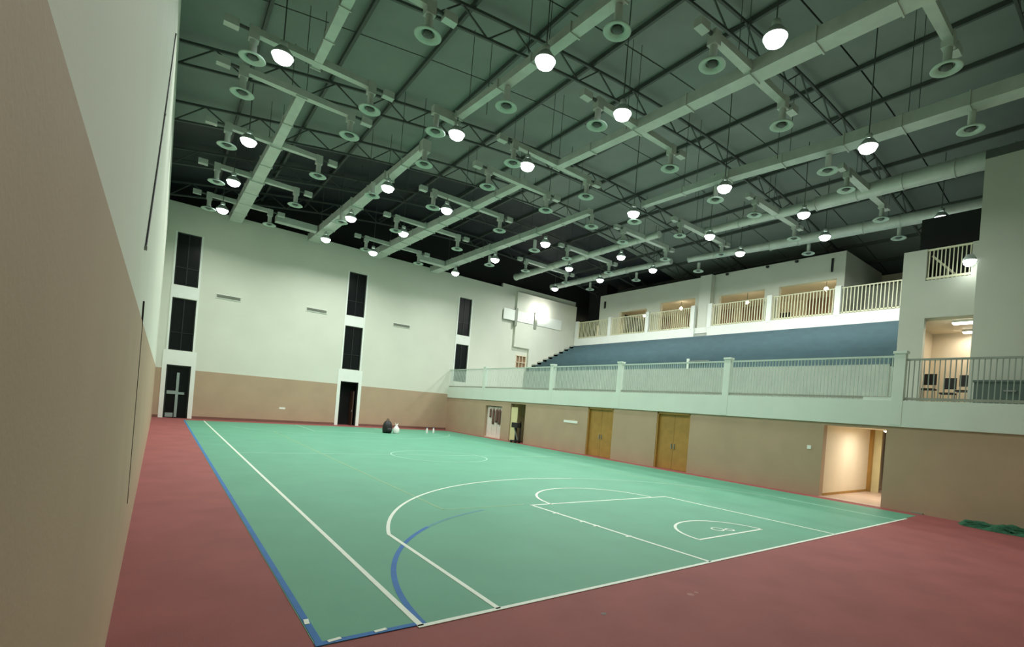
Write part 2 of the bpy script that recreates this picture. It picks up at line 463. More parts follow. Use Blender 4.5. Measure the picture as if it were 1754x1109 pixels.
# doorway with curtain and brown cloths
d6 = empty_struct('door_6', (RX+0.3, 25.4, 0), 'white panelled door leaf in the right wall near the far corner')
for q in range(6):
    y0 = 24.34+q*0.352
    MB().box(RX+0.16+0.02*(q % 2), y0, 0.06, RX+0.22+0.02*(q % 2), y0+0.345, 2.22).build('door_panel', M_PINKW, d6)
MB().box(RX+0.05, 24.30, 0.0, RX+0.28, 26.48, 0.06).build('threshold', M_TILE, d6)
for q, (y, z0, w) in enumerate(((25.92, 1.45, 0.20), (25.52, 0.98, 0.24), (25.08, 1.12, 0.24), (24.68, 1.0, 0.22))):
    t = thing('hanging_garment', (RX+0.12, y, z0), ['short brown garment, first from the far corner, hanging on the white door',
        'long dark brown garment, second from the far corner, on the white door', 'brown garment, third from the far corner, hanging on the white door',
        'brown garment nearest the open doorway, hanging on the white door'][q], 'garment', 'brown garments on the white door')
    b = MB(); N = 9; vs = []
    for i in range(N):
        u = i/(N-1)
        for z in (2.05, 1.9, 1.6, z0+0.15, z0):
            s_ = 0.6 if z > 2.0 else 1.0
            vs.append((RX+0.10+0.03*math.sin(i*1.9+q), y+(u-0.5)*w*s_, z))
    fs = [(i*5+j, i*5+j+1, (i+1)*5+j+1, (i+1)*5+j) for i in range(N-1) for j in range(4)]
    b.add(vs, fs, True)
    ob = b.build('cloth', M_BROWNC, t)
    sd = ob.modifiers.new('thick', 'SOLIDIFY'); sd.thickness = 0.025
    MB().tube((RX+0.12, y, 2.04), (RX+0.17, y, 2.12), 0.012, n=6).build('hook', M_GREYM, t)

# open pale doorway with a trolley
d7 = empty_struct('door_7', (RX+0.3, 22.3, 0), 'open doorway with a pale yellow door leaf')
MB().box(RX+0.28, 23.22, 0, RX+2.6, 23.27, 2.55).build('side_panel', M_YELLOW, d7)
MB().box(RX+0.28, 21.45, 0, RX+2.6, 21.50, 2.55).build('side_panel', M_CREAM, d7)
MB().box(RX+2.55, 21.45, 0, RX+2.6, 23.27, 2.55).build('end_panel', M_GRIME, d7)
MB().box(RX+0.28, 21.45, 2.53, RX+2.6, 23.27, 2.57).build('soffit', M_CREAM, d7)
lf = MB().box(RX+0.05, 22.45, 0.03, RX+0.10, 23.18, 2.3).build('door_leaf', M_YELLOW, d7)
MB().box(RX+0.02, 22.54, 1.0, RX+0.05, 22.58, 1.2).build('door_handle', M_GREYM, lf)
t = thing('equipment_trolley', (RX-0.35, 21.95, 0), 'black upright equipment trolley in the pale open doorway', 'trolley')
MB().box(RX-0.22, 21.62, 0.12, RX-0.14, 21.70, 1.42).box(RX-0.22, 22.1, 0.12, RX-0.14, 22.18, 1.25).build('upright', M_BLACKP, t)
MB().box(RX-0.55, 21.60, 0.10, RX-0.12, 22.2, 0.16).build('deck', M_BLACKP, t)
MB().box(RX-0.45, 21.62, 0.98, RX-0.14, 22.30, 1.30).build('bag', M_BLACKP, t)
MB().beam((RX-0.3, 22.15, 0.95), (RX-0.3, 21.7, 0.2), 0.05, 0.07).build('brace', M_GREYM, t)
for yy in (21.66, 22.14):
    MB().tube((RX-0.48, yy-0.03, 0.08), (RX-0.48, yy+0.03, 0.08), 0.08, n=14).build('wheel', M_BLACKP, t)
    MB().tube((RX-0.18, yy-0.03, 0.08), (RX-0.18, yy+0.03, 0.08), 0.08, n=14).build('wheel', M_BLACKP, t)

# lit passage in the right wall
d8 = empty_struct('door_8', (RX+0.3, 2.2, 0), 'bright open passage with cream side wall')
MB().box(RX+0.28, 3.13, 0, 20.75, 3.2, 2.6).build('side_panel', M_CREAM, d8)
MB().box(RX+0.28, 3.118, 0, 20.75, 3.13, 0.10).build('skirting', M_WOOD, d8)
MB().box(20.75, 3.02, 0, 20.95, 3.2, 2.6).build('door_frame', M_WOOD, d8)
MB().box(20.95, 2.75, 0.0, 21.0, 3.12, 2.6).build('door_leaf', M_YELLOW, d8)
MB().box(RX+0.28, 1.13, 0, 24.0, 1.20, 2.6).build('side_panel', M_CREAM, d8)
MB().box(24.0, 1.1, 0, 24.1, 4.2, 2.6).build('end_panel', M_BROWNWALL, d8)
MB().box(21.0, 3.2, 0, 24.0, 3.3, 2.6).build('side_panel', M_CREAM, d8)
MB().box(22.5, 2.1, 0.35, 22.55, 3.1, 1.2).build('lower_panel', M_BROWNWALL, d8)
MB().box(22.5, 2.1, 1.2, 22.55, 3.1, 2.45).build('dark_opening', M_DARKWOOD, d8)
MB().box(RX+0.28, 1.13, 2.56, 24.0, 3.3, 2.62).build('soffit', M_CREAM, d8)
MB().box(RX+0.0, 1.2, 0.0, 24.0, 3.13, 0.012).build('tiled_floor', M_TILE, d8)
pc = thing('passage_lamp', (18.9, 1.9, 2.47), 'round ceiling lamp inside the bright passage below the gallery', 'lamp')
MB().lathe((18.9, 1.9, 2.56), [(0.0, -0.09), (0.12, -0.085), (0.17, -0.05), (0.18, 0.0)], 16).build('diffuser', M_SOFTL, pc)
MB().lathe((18.9, 1.9, 2.56), [(0.18, 0.0), (0.2, 0.0), (0.2, -0.03), (0.18, -0.03)], 16).build('rim', M_TRIM, pc)
area_light('passage_light', (18.7, 1.8, 2.42), 1.1, 54, (1, 0.96, 0.9), pc)

# ------------------------------------------------------------------ gallery band, posts, floor
gb = MB().box(RX-0.06, BY, GZ0, RX+0.14, FY, GZ1)
gb.box(RX-0.03, 0.9, GZ1, RX+0.12, 1.95, GZ1+0.10)
band = struct('wall_gallery_front', gb, M_GALL, 'pale painted concrete band along the front of the spectator gallery')
gf = struct('floor_gallery', MB().box(RX+0.14, BY, 2.66, 37.5, FY+0.25, 3.40), M_CONC, 'concrete walkway floor of the spectator gallery')
POSTS = [26.95, 19.0, 13.35, 7.15, 0.96]
for y in POSTS:
    w = 0.14 if y > 2 else 0.16
    p = MB().box(RX-0.07, y-w, GZ0+0.05, RX+0.15, y+w, 5.02)
    p.box(RX-0.10, y-w-0.03, 5.02, RX+0.18, y+w+0.03, 5.10)
    p.build('railing_post', M_GALL, band)
RT = 4.97
def railing(y0, y1, x, z0, z1, step, m, label, group, bw=0.022, post_ends=False, name='gallery_railing'):
    t = thing(name, (x, (y0+y1)/2, z0), label, 'railing', group)
    MB().box(x-0.035, y0, z1-0.06, x+0.035, y1, z1).build('top_rail', m, t)
    MB().box(x-0.025, y0, z0+0.05, x+0.025, y1, z0+0.13).build('bottom_rail', M_GRIME if name == 'gallery_railing' else m, t)  # gallery bottom rail coloured darker to imitate the shadow gap below the bars
    n = max(2, int((y1-y0)/step)); st = (y1-y0)/n
    me = None
    for i in range(n):
        yy = y0+st*(i+0.5)
        if me is None:
            o = MB().box(x-bw/2, yy-bw/2, z0, x+bw/2, yy+bw/2, z1-0.05).build('baluster', m, t, loc=(0, yy-WLOC[t.name].y, 0))
            me = o.data
        else:
            place('baluster', me, t, (x, yy, z0))
    return t
secs = [(27.1, FY-0.02, 'gallery railing section in the far corner beside the dark windows'),
        (19.15, 26.8, 'gallery railing section directly above the pale open doorway'),
        (13.5, 18.85, 'gallery railing section over the farther ochre door'),
        (7.3, 13.2, 'gallery railing section over the nearer ochre door'),
        (1.13, 7.0, 'long gallery railing section left of the thick post by the lit passage')]
for y0, y1, lab in secs:
    railing(y0, y1, RX+0.04, GZ1, RT, 0.12, M_RAILG, lab, 'railing sections along the gallery front')
railing(-6.2, 0.78, RX+0.04, GZ1-0.02, RT-0.12, 0.13, M_RAILD, 'greyer gallery railing section in front of the stair tower', 'railing sections along the gallery front', 0.026)

# ------------------------------------------------------------------ seating stand
st = thing('seating_stand', ((STX0+STX1)/2, 18.0, 3.4), 'long blue tiered seating stand with pale concrete front', 'stand')
SY0, SY1 = 3.6, FY-0.04
MB().box(STX0-0.05, SY0, 3.4, STX0+0.10, SY1, STZ0-0.05).build('front_wall', M_CONCD, st)
NR = 9
dx = (STX1-STX0)/NR; dz = (STZ1-STZ0)/NR
vs = []
for yy in (SY0, SY1):
    vs += [(STX0+0.1, yy, 3.4), (STX1, yy, 3.4), (STX1, yy, STZ1-0.15), (STX0+0.1, yy, STZ0-0.15)]
MB().add(vs, [(0,1,2,3),(7,6,5,4),(0,4,5,1),(1,5,6,2),(2,6,7,3),(3,7,4,0)]).build('body', M_CONC, st)
for i in range(NR):
    x0 = STX0+dx*i; z1 = STZ0+dz*(i+1)
    tier = MB().box(x0, SY0, z1-dz-0.12, x0+dx+0.02, SY1, z1-0.10).build('tier', M_SEAT, st)
    MB().box(x0+0.015, SY0+0.15, z1-0.10, x0+0.40, SY1-0.15, z1-0.04).build('bench', M_SEAT, tier)
    # pale stepped edge at the far end
    MB().box(x0, SY1-0.6, z1-dz-0.05, x0+dx, SY1+0.01, z1+0.02).build('end_step', M_CONC, st)
MB().box(STX0-0.08, 14.65, STZ0-0.1, STX0-0.02, 14.82, STZ0+0.55).build("aisle_post", M_GALL, st)
MB().box(STX0-0.10, 13.2, STZ0+0.36, STX0-0.04, 14.65, STZ0+0.40).build("aisle_rail", M_GRIME, st)

# ------------------------------------------------------------------ upper balcony
PZ0, PZ1, URT = 8.72, 9.50, 11.12
up = MB().box(BX-0.12, 18.55, PZ0, BX+0.10, 32.5, PZ1).box(BX-0.12, 4.35, PZ0, BX+0.10, 17.35, PZ1)
up.box(BX+0.05, 17.35, PZ0+0.35, BX+0.10, 18.55, PZ1)
parapet = struct('wall_balcony_front', up, M_TRIM, 'white balcony parapet above the blue seating stand')
vs = [(BX-0.12, 4.35, PZ0), (BX-0.12, 4.0, PZ0-0.12), (BX+0.1, 4.0, PZ0-0.12), (BX+0.1, 4.35, PZ0), (BX-0.12, 4.35, PZ1), (BX-0.12, 4.22, PZ1-0.45), (BX+0.1, 4.22, PZ1-0.45), (BX+0.1, 4.35, PZ1)]
MB().add(vs, [(0,1,2,3),(4,7,6,5),(0,4,5,1),(1,5,6,2),(2,6,7,3),(3,7,4,0)]).build('curved_end', M_TRIM, parapet)
struct('floor_balcony', MB().box(BX+0.10, 4.35, PZ0, 37.5, FY+0.9, PZ1-0.10), M_CONC, 'upper balcony floor')
UP = [32.3, 27.75, 23.3, 18.75, 17.25, 12.65, 8.35]
for y in UP:
    MB().box(BX-0.14, y-0.17, PZ1-0.1, BX+0.12, y+0.17, URT+0.10).build('balcony_post', M_TRIM, parapet)
usec = [(27.95, 32.1, 'balcony railing section in the far corner beside the bright end wall'), (23.5, 27.55, 'balcony railing section second from the bright end wall'),
        (18.95, 23.1, 'balcony railing section just left of the wide middle pier'), (12.85, 17.05, 'balcony railing section just right of the wide middle pier'),
        (8.55, 12.45, 'balcony railing section in front of the warm lit room with hanging lamps'), (4.4, 8.15, 'balcony railing section beside the stair tower')]
for y0, y1, lab in usec:
    railing(y0, y1, BX, PZ1, URT, 0.19, M_RAILW, lab, 'railing sections along the upper balcony', 0.05, name='balcony_railing')

# balcony back wall with openings
UX = BX+0.55
oh = [(24.0, 27.3, PZ1-0.1, 11.75), (19.1, 22.6, PZ1-0.1, 12.05), (13.4, 17.0, PZ1-0.1, 11.9), (8.75, 12.4, PZ1-0.1, 11.9)]
ub = wall_x('wall_balcony_back', UX, UX+0.35, 8.3, 29.9, PZ1-0.1, 13.55, oh, M_WHITE)
tag(ub, 'pale wall with large openings behind the upper balcony', kind='structure')
MB().box(UX+0.35, 8.3, PZ1-0.1, 36.0, 8.6, 13.55).build('return_wall', M_WHITE, ub)
MB().box(UX+0.35, 29.6, PZ1-0.1, 33.2, 29.9, 13.55).build('return_wall', M_WHITE, ub)
MB().box(UX-0.06, 9.0, 12.35, UX, 9.12, 13.2).build('loudspeaker_column', M_BLACKP, ub)
MB().box(UX-0.06, 29.1, 12.3, UX, 29.3, 12.95).build('loudspeaker_column', M_BLACKP, ub)
MB().box(UX-0.45, 17.45, PZ1-0.1, UX, 18.45, 13.5).build('pier', M_WHITE, ub)
for q, y in enumerate((11.3, 13.3, 16.4)):
    MB().lathe((UX-0.1, y, 13.45), [(0.0, -0.14), (0.09, -0.12), (0.12, 0.0), (0.0, 0.02)], 12).build('spotlight', M_BLACKP, ub)
rb = struct('wall_balcony_rooms', MB().box(36.0, 4.0, 9.4, 36.2, 29.9, 13.4), M_CREAM, 'warm lit back wall of the balcony rooms')
for y0, y1, m in ((8.8, 10.3, M_BROWNWALL), (11.6, 13.2, M_BROWNWALL), (15.8, 18.6, M_BROWNWALL), (19.4, 20.6, M_BROWNWALL), (22.2, 24.2, M_BROWNWALL), (26.0, 28.6, M_BROWNWALL)):
    MB().box(35.93, y0, 9.4, 36.0, y1, 12.6).build('wall_panel', m, rb)
for y0, y1 in ((10.7, 11.3), (14.4, 15.2), (21.2, 21.7), (5.2, 5.8), (6.4, 6.9)):
    MB().box(35.9, y0, 9.4, 35.96, y1, 11.5).build('door_leaf', M_BLACK, rb)
struct('ceiling_balcony_rooms', MB().box(UX+0.35, 8.6, 12.35, 36.2, 29.6, 12.5), M_CREAM, 'low ceiling of the balcony rooms')
struct('wall_corner_recess', MB().box(33.2, 29.9, 9.4, 33.4, FY+0.9, 11.6), M_CREAM, 'pale recess wall at the far end of the balcony')
struct('wall_corner_block', MB().box(31.2, 30.3, 11.6, 32.6, FY+0.2, 15.5), M_BLACK, 'black block in the far roof corner above the balcony')  # flat black block filling the corner above the recess wall
struct('wall_side_recess', MB().box(33.6, 4.0, 9.4, 33.8, 8.3, 12.1), M_WHITE, 'pale recess wall beside the stair tower')
for i, (x, y, z, lab) in enumerate(((31.6, 10.0, 11.75, 'small bright room lamp seen above the railing, nearest the stair tower'),
        (31.6, 15.6, 11.55, 'small bright room lamp right of the wide middle pier'),
        (31.6, 21.6, 11.75, 'small round bright room lamp left of the wide middle pier'),
        (31.6, 25.6, 11.55, 'tall white glowing room lamp near the far end of the balcony'))):
    t = thing('room_lamp', (x, y, z), lab, 'lamp', 'warm lamps in the balcony rooms')
    MB().lathe((x, y, z), [(0.0, -0.14), (0.10, -0.10), (0.14, 0.0), (0.10, 0.10), (0.0, 0.14)], 12).build('globe', M_WARML, t)
    MB().tube((x, y, z+0.12), (x, y, 12.36), 0.02, n=6).build('stem', M_GREYM, t)
    area_light('room_light', (x+0.8, y, z+0.2), 0.5, 55, WARM, t)
t = thing('room_lamp', (31.6, 30.9, 11.2), 'warm lamp in the far recess at the end of the balcony', 'lamp', 'warm lamps in the balcony rooms')
MB().lathe((33.12, 30.9, 11.4), [(0.0, -0.12), (0.09, -0.1), (0.11, 0.0), (0.06, 0.1), (0.0, 0.12)], 12).build('globe', M_WARML, t)
area_light('room_light', (31.8, 31.2, 11.0), 0.5, 130, (1, 0.92, 0.78), t, rot=(0, math.radians(-65), 0))

# ------------------------------------------------------------------ stair tower on the right
TXA, TXB = 20.0, 19.6
ta = wall_x('wall_tower', TXA, TXA+0.25, -0.15, 1.95, 3.4, 9.5, [(-0.15, 1.38, 3.4, 6.88), (0.12, 1.45, 8.30, 9.5)], M_TOWER)
tag(ta, 'pale wall of the stair tower with a warm lit opening', kind='structure')
MB().box(TXB, BY, 3.4, TXB+0.4, -0.13, 12.2).build('tall_wall', M_TOWER, ta)
MB().box(TXA, 1.95, 3.4, 29.4, 2.2, 9.5).build('return_wall', M_TOWER, ta)
MB().box(TXB-0.02, BY, 12.2, 26.0, -0.13, 12.5).build('roof_beam', M_STEEL, ta)
MB().box(23.2, -2.2, 3.4, 23.4, 1.95, 7.0).build('room_wall', M_CREAM, ta)
MB().box(23.16, -0.35, 3.4, 23.2, 0.25, 5.8).build('door_leaf', M_WOOD, ta)
MB().box(TXA+0.25, 1.90, 3.4, 23.2, 1.95, 7.0).build('room_wall', M_CREAM, ta)
MB().box(TXA+0.25, -2.2, 6.80, 23.4, 1.95, 6.9).build('soffit', M_CREAM, ta)
MB().box(TXA+0.9, -0.15, 8.3, TXA+1.0, 1.95, 11.0).build('stairwell_shade_panel', M_BLACK, ta)  # black panel standing in for the shade inside the stairwell
railing(0.12, 1.45, TXA+0.1, 8.30, 9.5, 0.12, M_RAILW, 'short barred railing high in the stair tower wall', None, 0.03, name='stair_railing')
t = thing('stair_handrail', (TXA+0.3, 0.9, 8.3), 'sloping cream stair handrail behind the tower bars', 'handrail')
MB().beam((TXA+0.45, 1.4, 9.35), (TXA+0.45, 0.5, 8.35), 0.05, 0.07).build('rail', M_RAILW, t)
for q in range(4):
    y = 1.35-0.22*q; z = 9.3-0.245*q
    MB().tube((TXA+0.45, y, z), (TXA+0.45, y, max(7.9, z-0.9)), 0.02, n=6).build('rail_bar', M_RAILW, t)
for i, (x0, x1, y, lab) in enumerate(((20.45, 20.75, 0.30, 'longer fluorescent ceiling light nearer the tower opening'), (22.45, 22.75, 0.52, 'shorter fluorescent ceiling light deeper in the tower room'))):
    t = thing('tube_light', ((x0+x1)/2, y, 6.7), lab, 'lamp', 'fluorescent lights in the tower room')
    w = 0.36 if i == 0 else 0.24
    MB().box(x0, y-w, 6.72, x1, y+w, 6.80).build('casing', M_TRIM, t)
    MB().box(x0+0.02, y-w+0.02, 6.68, x1-0.02, y+w-0.02, 6.72).build('diffuser', M_TUBE, t)
    area_light('tube_lamp', ((x0+x1)/2, y, 6.66), 0.5, 20, (1, 0.86, 0.70), t)
def stacked_chair(x, y, h, lab):
    t = thing('stacking_chair', (x, y, 3.4), lab, 'chair', 'dark chairs in the tower room')
    MB().box(x-0.22, y-0.22, 3.4+h, x+0.22, y+0.22, 3.46+h).build('seat', M_BLACKP, t)
    MB().box(x+0.18, y-0.2, 3.62+h, x+0.22, y+0.2, 4.05+h).build('backrest', M_BLACKP, t)
    for sx in (-1, 1):
        for sy in (-1, 1):
            MB().tube((x+sx*0.19, y+sy*0.19, 3.4), (x+sx*0.17, y+sy*0.17, 3.42+h), 0.014, n=6).build('leg', M_GREYM, t)
    for sy in (-1, 1):
        MB().tube((x+0.2, y+sy*0.16, 3.44+h), (x+0.21, y+sy*0.16, 3.9+h), 0.012, n=6).build('back_post', M_GREYM, t)
stacked_chair(21.0, 1.35, 0.85, 'dark bar chair in the tower room, leftmost in the opening')
stacked_chair(21.1, 0.75, 0.7, 'dark bar chair in the tower room, middle of the opening')
stacked_chair(21.0, 0.25, 0.8, 'dark bar chair in the tower room, beside the wooden door')
t = thing('green_case', (TXB-0.5, -1.3, 3.4), 'dark green case standing on the gallery against the tall tower wall', 'case')
MB().box(TXB-0.8, -2.4, 3.4, TXB-0.2, -0.45, 4.35).build('box_body', M_CASE, t)
MB().box(TXB-0.83, -2.43, 4.35, TXB-0.17, -0.42, 4.42).build('lid', M_CASE, t)
MB().box(TXB-0.86, -1.5, 4.05, TXB-0.80, -1.2, 4.1).build('handle', M_GREYM, t)
wf_ = thing('wall_floodlight', (TXB-0.05, 0.05, 8.75), 'bright floodlight fixed high on the stair tower', 'lamp')
MB().box(TXA-0.14, 0.04, 8.62, TXA, 0.16, 8.9).build('bracket', M_GREYM, wf_)
MB().lathe((TXA-0.35, 0.1, 8.72), [(0.02, 0.22), (0.12, 0.2), (0.2, 0.04), (0.21, 0.0), (0.19, 0.0)], 16).build('housing', M_HOUS, wf_)
MB().lathe((TXA-0.35, 0.1, 8.72), [(0.0, -0.20), (0.10, -0.18), (0.17, -0.10), (0.195, 0.0)], 16).build('lens', M_LENS, wf_)
area_light('flood', (TXA-0.35, 0.1, 8.48), 0.3, 3, LAMP_COL, wf_)

# ------------------------------------------------------------------ roof
ceil = empty_struct('ceiling', (14.0, 14.0, 15.0), 'dark grey arched roof of steel sheets on trusses and purlins')
XS = [LX-0.4+i*2.55 for i in range(17)]
YS = [BY-0.3+i*5.02 for i in range(9)]
for i in range(len(XS)-1):
    xa, xb = XS[i]+0.03, XS[i+1]-0.03
    za, zb = roof_z(xa), roof_z(xb)
    me = None
    for j in range(len(YS)-1):
        ya, yb = YS[j]+0.03, YS[j+1]-0.03
        vs = [(xa,ya,za),(xb,ya,zb),(xb,yb,zb),(xa,yb,za),(xa,ya,za+0.06),(xb,ya,zb+0.06),(xb,yb,zb+0.06),(xa,yb,za+0.06)]
        if me is None:
            ref = Vector(((xa+xb)/2, ya, za))
            o = MB().add(vs, [(3,2,1,0),(4,5,6,7),(0,1,5,4),(1,2,6,5),(2,3,7,6),(3,0,4,7)]).build('roof_panel', M_ROOF, ceil, loc=ref-WLOC[ceil.name])
            me = o.data
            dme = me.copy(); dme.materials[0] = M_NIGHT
        else:
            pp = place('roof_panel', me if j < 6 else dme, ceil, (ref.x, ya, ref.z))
# dark skin above the panels so the joints read dark
sk = MB(); vs = []
for x in XS: vs += [(x, YS[0], roof_z(x)+0.12), (x, YS[-1], roof_z(x)+0.12)]
sk.add(vs, [(2*i, 2*i+1, 2*i+3, 2*i+2) for i in range(len(XS)-1)]).build('roof_skin', M_BLACK, ceil)
me = None
for i, x in enumerate(XS[1:-1]):
    z = roof_z(x)-0.09
    if me is None:
        o = MB().box(x-0.05, YS[0], z-0.09, x+0.05, YS[-1], z+0.09).build('purlin', M_STEEL, ceil, loc=Vector((x, 0, z))-WLOC[ceil.name])
        me = o.data
    else:
        place('purlin', me, ceil, (x, 0, z))
def truss(y):
    t = bpy.data.objects.new('roof_truss', None); COL.objects.link(t)
    t.parent = ceil; t.location = Vector((14, y, 14)) - WLOC[ceil.name]; WLOC[t.name] = Vector((14, y, 14))
    xs = [LX+i*1.95 for i in range(20)]
    top = MB(); bot = MB()
    for a, b in zip(xs[:-1], xs[1:]):
        top.beam((a, y, roof_z(a)-0.25), (b, y, roof_z(b)-0.25), 0.09, 0.09)
        bot.beam((a, y, roof_z(a)-1.0), (b, y, roof_z(b)-1.0), 0.08, 0.08)
    top.build('top_chord', M_STEEL, t); bot.build('bottom_chord', M_STEEL, t)
    for q, (a, b) in enumerate(zip(xs[:-1], xs[1:])):
        w = MB()
        m_ = (a+b)/2
        w.beam((a, y, roof_z(a)-1.0), (m_, y, roof_z(m_)-0.25), 0.045, 0.045)
        w.beam((m_, y, roof_z(m_)-0.25), (b, y, roof_z(b)-1.0), 0.045, 0.045)
        w.build('web_member', M_STEEL, t)
TY = [-1.2, 4.9, 9.9, 16.6, 21.2, 26.3, 31.6]
for y in TY: truss(y)

# ------------------------------------------------------------------ air ducts
def flange_run(name, pts, parent, rnd=False):
    """pts: list of (x,y,z,w,h); consecutive rectangular (or round) segments with proud flanges"""
    for (a, b) in zip(pts[:-1], pts[1:]):
        o = MB()
        p0, p1 = Vector(a[:3]), Vector(b[:3])
        if rnd:
            o.tube(p0, p1, a[3]/2, b[3]/2, 18)
        else:
            o.beam(p0, p1, a[3], a[4], w1=b[3], h1=b[4])
        seg = o.build(name, M_DUCT, parent)
        L = (p1-p0).length; n = max(1, int(L/1.6)); d = (p1-p0).normalized()
        for i in range(n+1):
            q = p0 + d*(L*i/n); u = i/n
            w = a[3]+(b[3]-a[3])*u; h = a[4]+(b[4]-a[4])*u
            f = MB()
            if rnd: f.tube(q-d*0.02, q+d*0.02, w/2+0.03, n=18)
            else: f.beam(q-d*0.02, q+d*0.02, w+0.07, h+0.07)
            f.build('flange', M_DUCT, seg)
def rods(parent, x, y, z, w):
    for s_ in (-1, 1):
        xx = x+s_*w/2
        MB().tube((xx, y, z), (xx, y, roof_z(xx)-0.05), 0.012, n=5).build('hanger_rod', M_STEEL, parent)
DIFF_ME = {}
def diffuser(parent, x, y, ztop, drop):
    z = ztop-drop
    o = bpy.data.objects.new('drop_diffuser', None); COL.objects.link(o)
    o.parent = parent; o.location = Vector((x, y, z)) - WLOC[parent.name]; WLOC[o.name] = Vector((x, y, z))
    def part(nm, fn, m):
        key = (nm, round(drop, 2))
        if key not in DIFF_ME:
            b = fn(); me = bpy.data.meshes.new(nm)
            me.from_pydata([tuple(v) for v in b.v], [], b.f); me.materials.append(m)
            me.polygons.foreach_set('use_smooth', b.sm); me.update(); DIFF_ME[key] = me
        place(nm, DIFF_ME[key], o, (x, y, z))
    part('neck', lambda: MB().tube((0, 0, 0.06), (0, 0, drop), 0.10, n=12), M_DUCT)
    part('disc', lambda: MB().lathe((0, 0, 0), [(0.08, 0.10), (0.17, 0.08), (0.33, 0.0), (0.35, -0.03), (0.32, -0.05), (0.22, -0.02), (0.17, 0.02)], 24), M_DIFF)
    part('inner_cone', lambda: MB().lathe((0, 0, 0), [(0.0, -0.05), (0.08, -0.05), (0.13, -0.01), (0.12, 0.06), (0.0, 0.06)], 20), M_STEEL)
def branch(parent, y, x0, x1, z, w, xm, drop=0.55, skew=0.0):
    """cross branch with elbow drops and end boxes at both ends"""
    for s_, xe in ((-1, x0), (1, x1)):
        MB().beam((xm, y, z), (xe, y+skew*s_, z), w, w*0.85, w1=w*0.8, h1=w*0.7).build('branch_duct', M_DUCT, parent)
        xd = xe - s_*0.12
        MB().box(xd-0.13, y-0.13+skew*s_, z-0.26, xd+0.13, y+0.13+skew*s_, z+0.11).build('elbow', M_DUCT, parent)
        MB().beam((xe+s_*0.25, y+skew*s_, z-0.02), (xe+s_*0.62, y+skew*s_, z-0.02), 0.24, 0.22).build('plenum_box', M_DUCT, parent)
        MB().tube((xe, y+skew*s_, z), (xe+s_*0.3, y+skew*s_, z), 0.05, n=8).build('link_pipe', M_STEEL, parent)
        diffuser(parent, xd, y+skew*s_, z-0.2, drop)
    rods(parent, xm, y+0.4, z, w+0.2)

ZD = 12.5
G = 'air ducts hung from the roof'
# first run: beside the left wall
d = thing('air_duct', (0.9, 23, ZD), 'square duct beside the left wall, reaching back to the far wall', 'duct', G)
flange_run('duct_segment', [(0.98, 14.7, ZD, 0.29, 0.24), (0.96, 19.4, ZD, 0.35, 0.29)], d)
flange_run('duct_segment', [(0.96, 19.4, ZD, 0.43, 0.34), (0.90, 24.0, ZD, 0.49, 0.37)], d)
flange_run('duct_segment', [(0.90, 24.0, ZD, 0.59, 0.41), (0.80, 31.9, ZD, 0.66, 0.44)], d)
for y in (14.75, 19.35, 24.0): branch(d, y, -0.85, 2.75, ZD, 0.26, 0.96)
branch(d, 28.7, -0.85, 2.3, ZD, 0.26, 0.85)
MB().beam((2.6, 29.6, ZD-.05), (4.88, 29.6, ZD-.05), .5, .36).build('header_duct', M_DUCT, d)
d = thing('air_duct', (0.9, 8, ZD), 'slim duct beside the left wall, ending at the cross branch nearest the viewer', 'duct', G)
flange_run('duct_segment', [(0.97, 12.75, ZD, 0.24, 0.20), (0.92, 3.0, ZD, 0.29, 0.24)], d)
branch(d, 12.5, -0.85, 2.75, ZD, 0.26, 0.96); branch(d, 7.95, -0.85, 2.75, ZD, 0.26, 0.96)
# second run
d = thing('air_duct', (5.4, 23, ZD), 'second duct from the left wall, wide end at the far wall', 'duct', G)
flange_run('duct_segment', [(5.52, 14.9, ZD, 0.29, 0.24), (5.48, 18.6, ZD, 0.35, 0.27)], d)
flange_run('duct_segment', [(5.48, 18.6, ZD, 0.43, 0.34), (5.42, 23.2, ZD, 0.52, 0.37)], d)
flange_run('duct_segment', [(5.42, 23.2, ZD, 0.63, 0.41), (5.25, 31.9, ZD, 0.70, 0.44)], d)
MB().box(5.35, 14.55, ZD-.25, 5.7, 14.9, ZD+.2).build('end_box', M_DUCT, d)
for y in (14.65, 19.5, 24.6): diffuser(d, 5.5 if y < 15 else 5.05, y, ZD-.15, 0.6)
for y in (16, 20, 24.5, 29): rods(d, 5.45, y, ZD, .9)
d = thing('air_duct', (5.7, 8, ZD), 'slim duct second from the left wall, over the near half of the court', 'duct', G)
flange_run('duct_segment', [(5.50, 11.8, ZD, 0.24, 0.20), (5.66, 9.3, ZD, 0.25, 0.22)], d)
flange_run('duct_segment', [(5.70, 9.3, ZD, 0.29, 0.24), (6.00, 2.5, ZD, 0.32, 0.27)], d)
MB().box(4.62, 11.95, ZD-.18, 5.66, 12.2, ZD+.12).build('end_box', M_DUCT, d)
for x, y in ((4.78, 12.08), (5.75, 9.0), (6.0, 4.4)): diffuser(d, x, y, ZD-.15, 0.6)
for y in (4, 7.5, 11): rods(d, 5.8, y, ZD, .7)
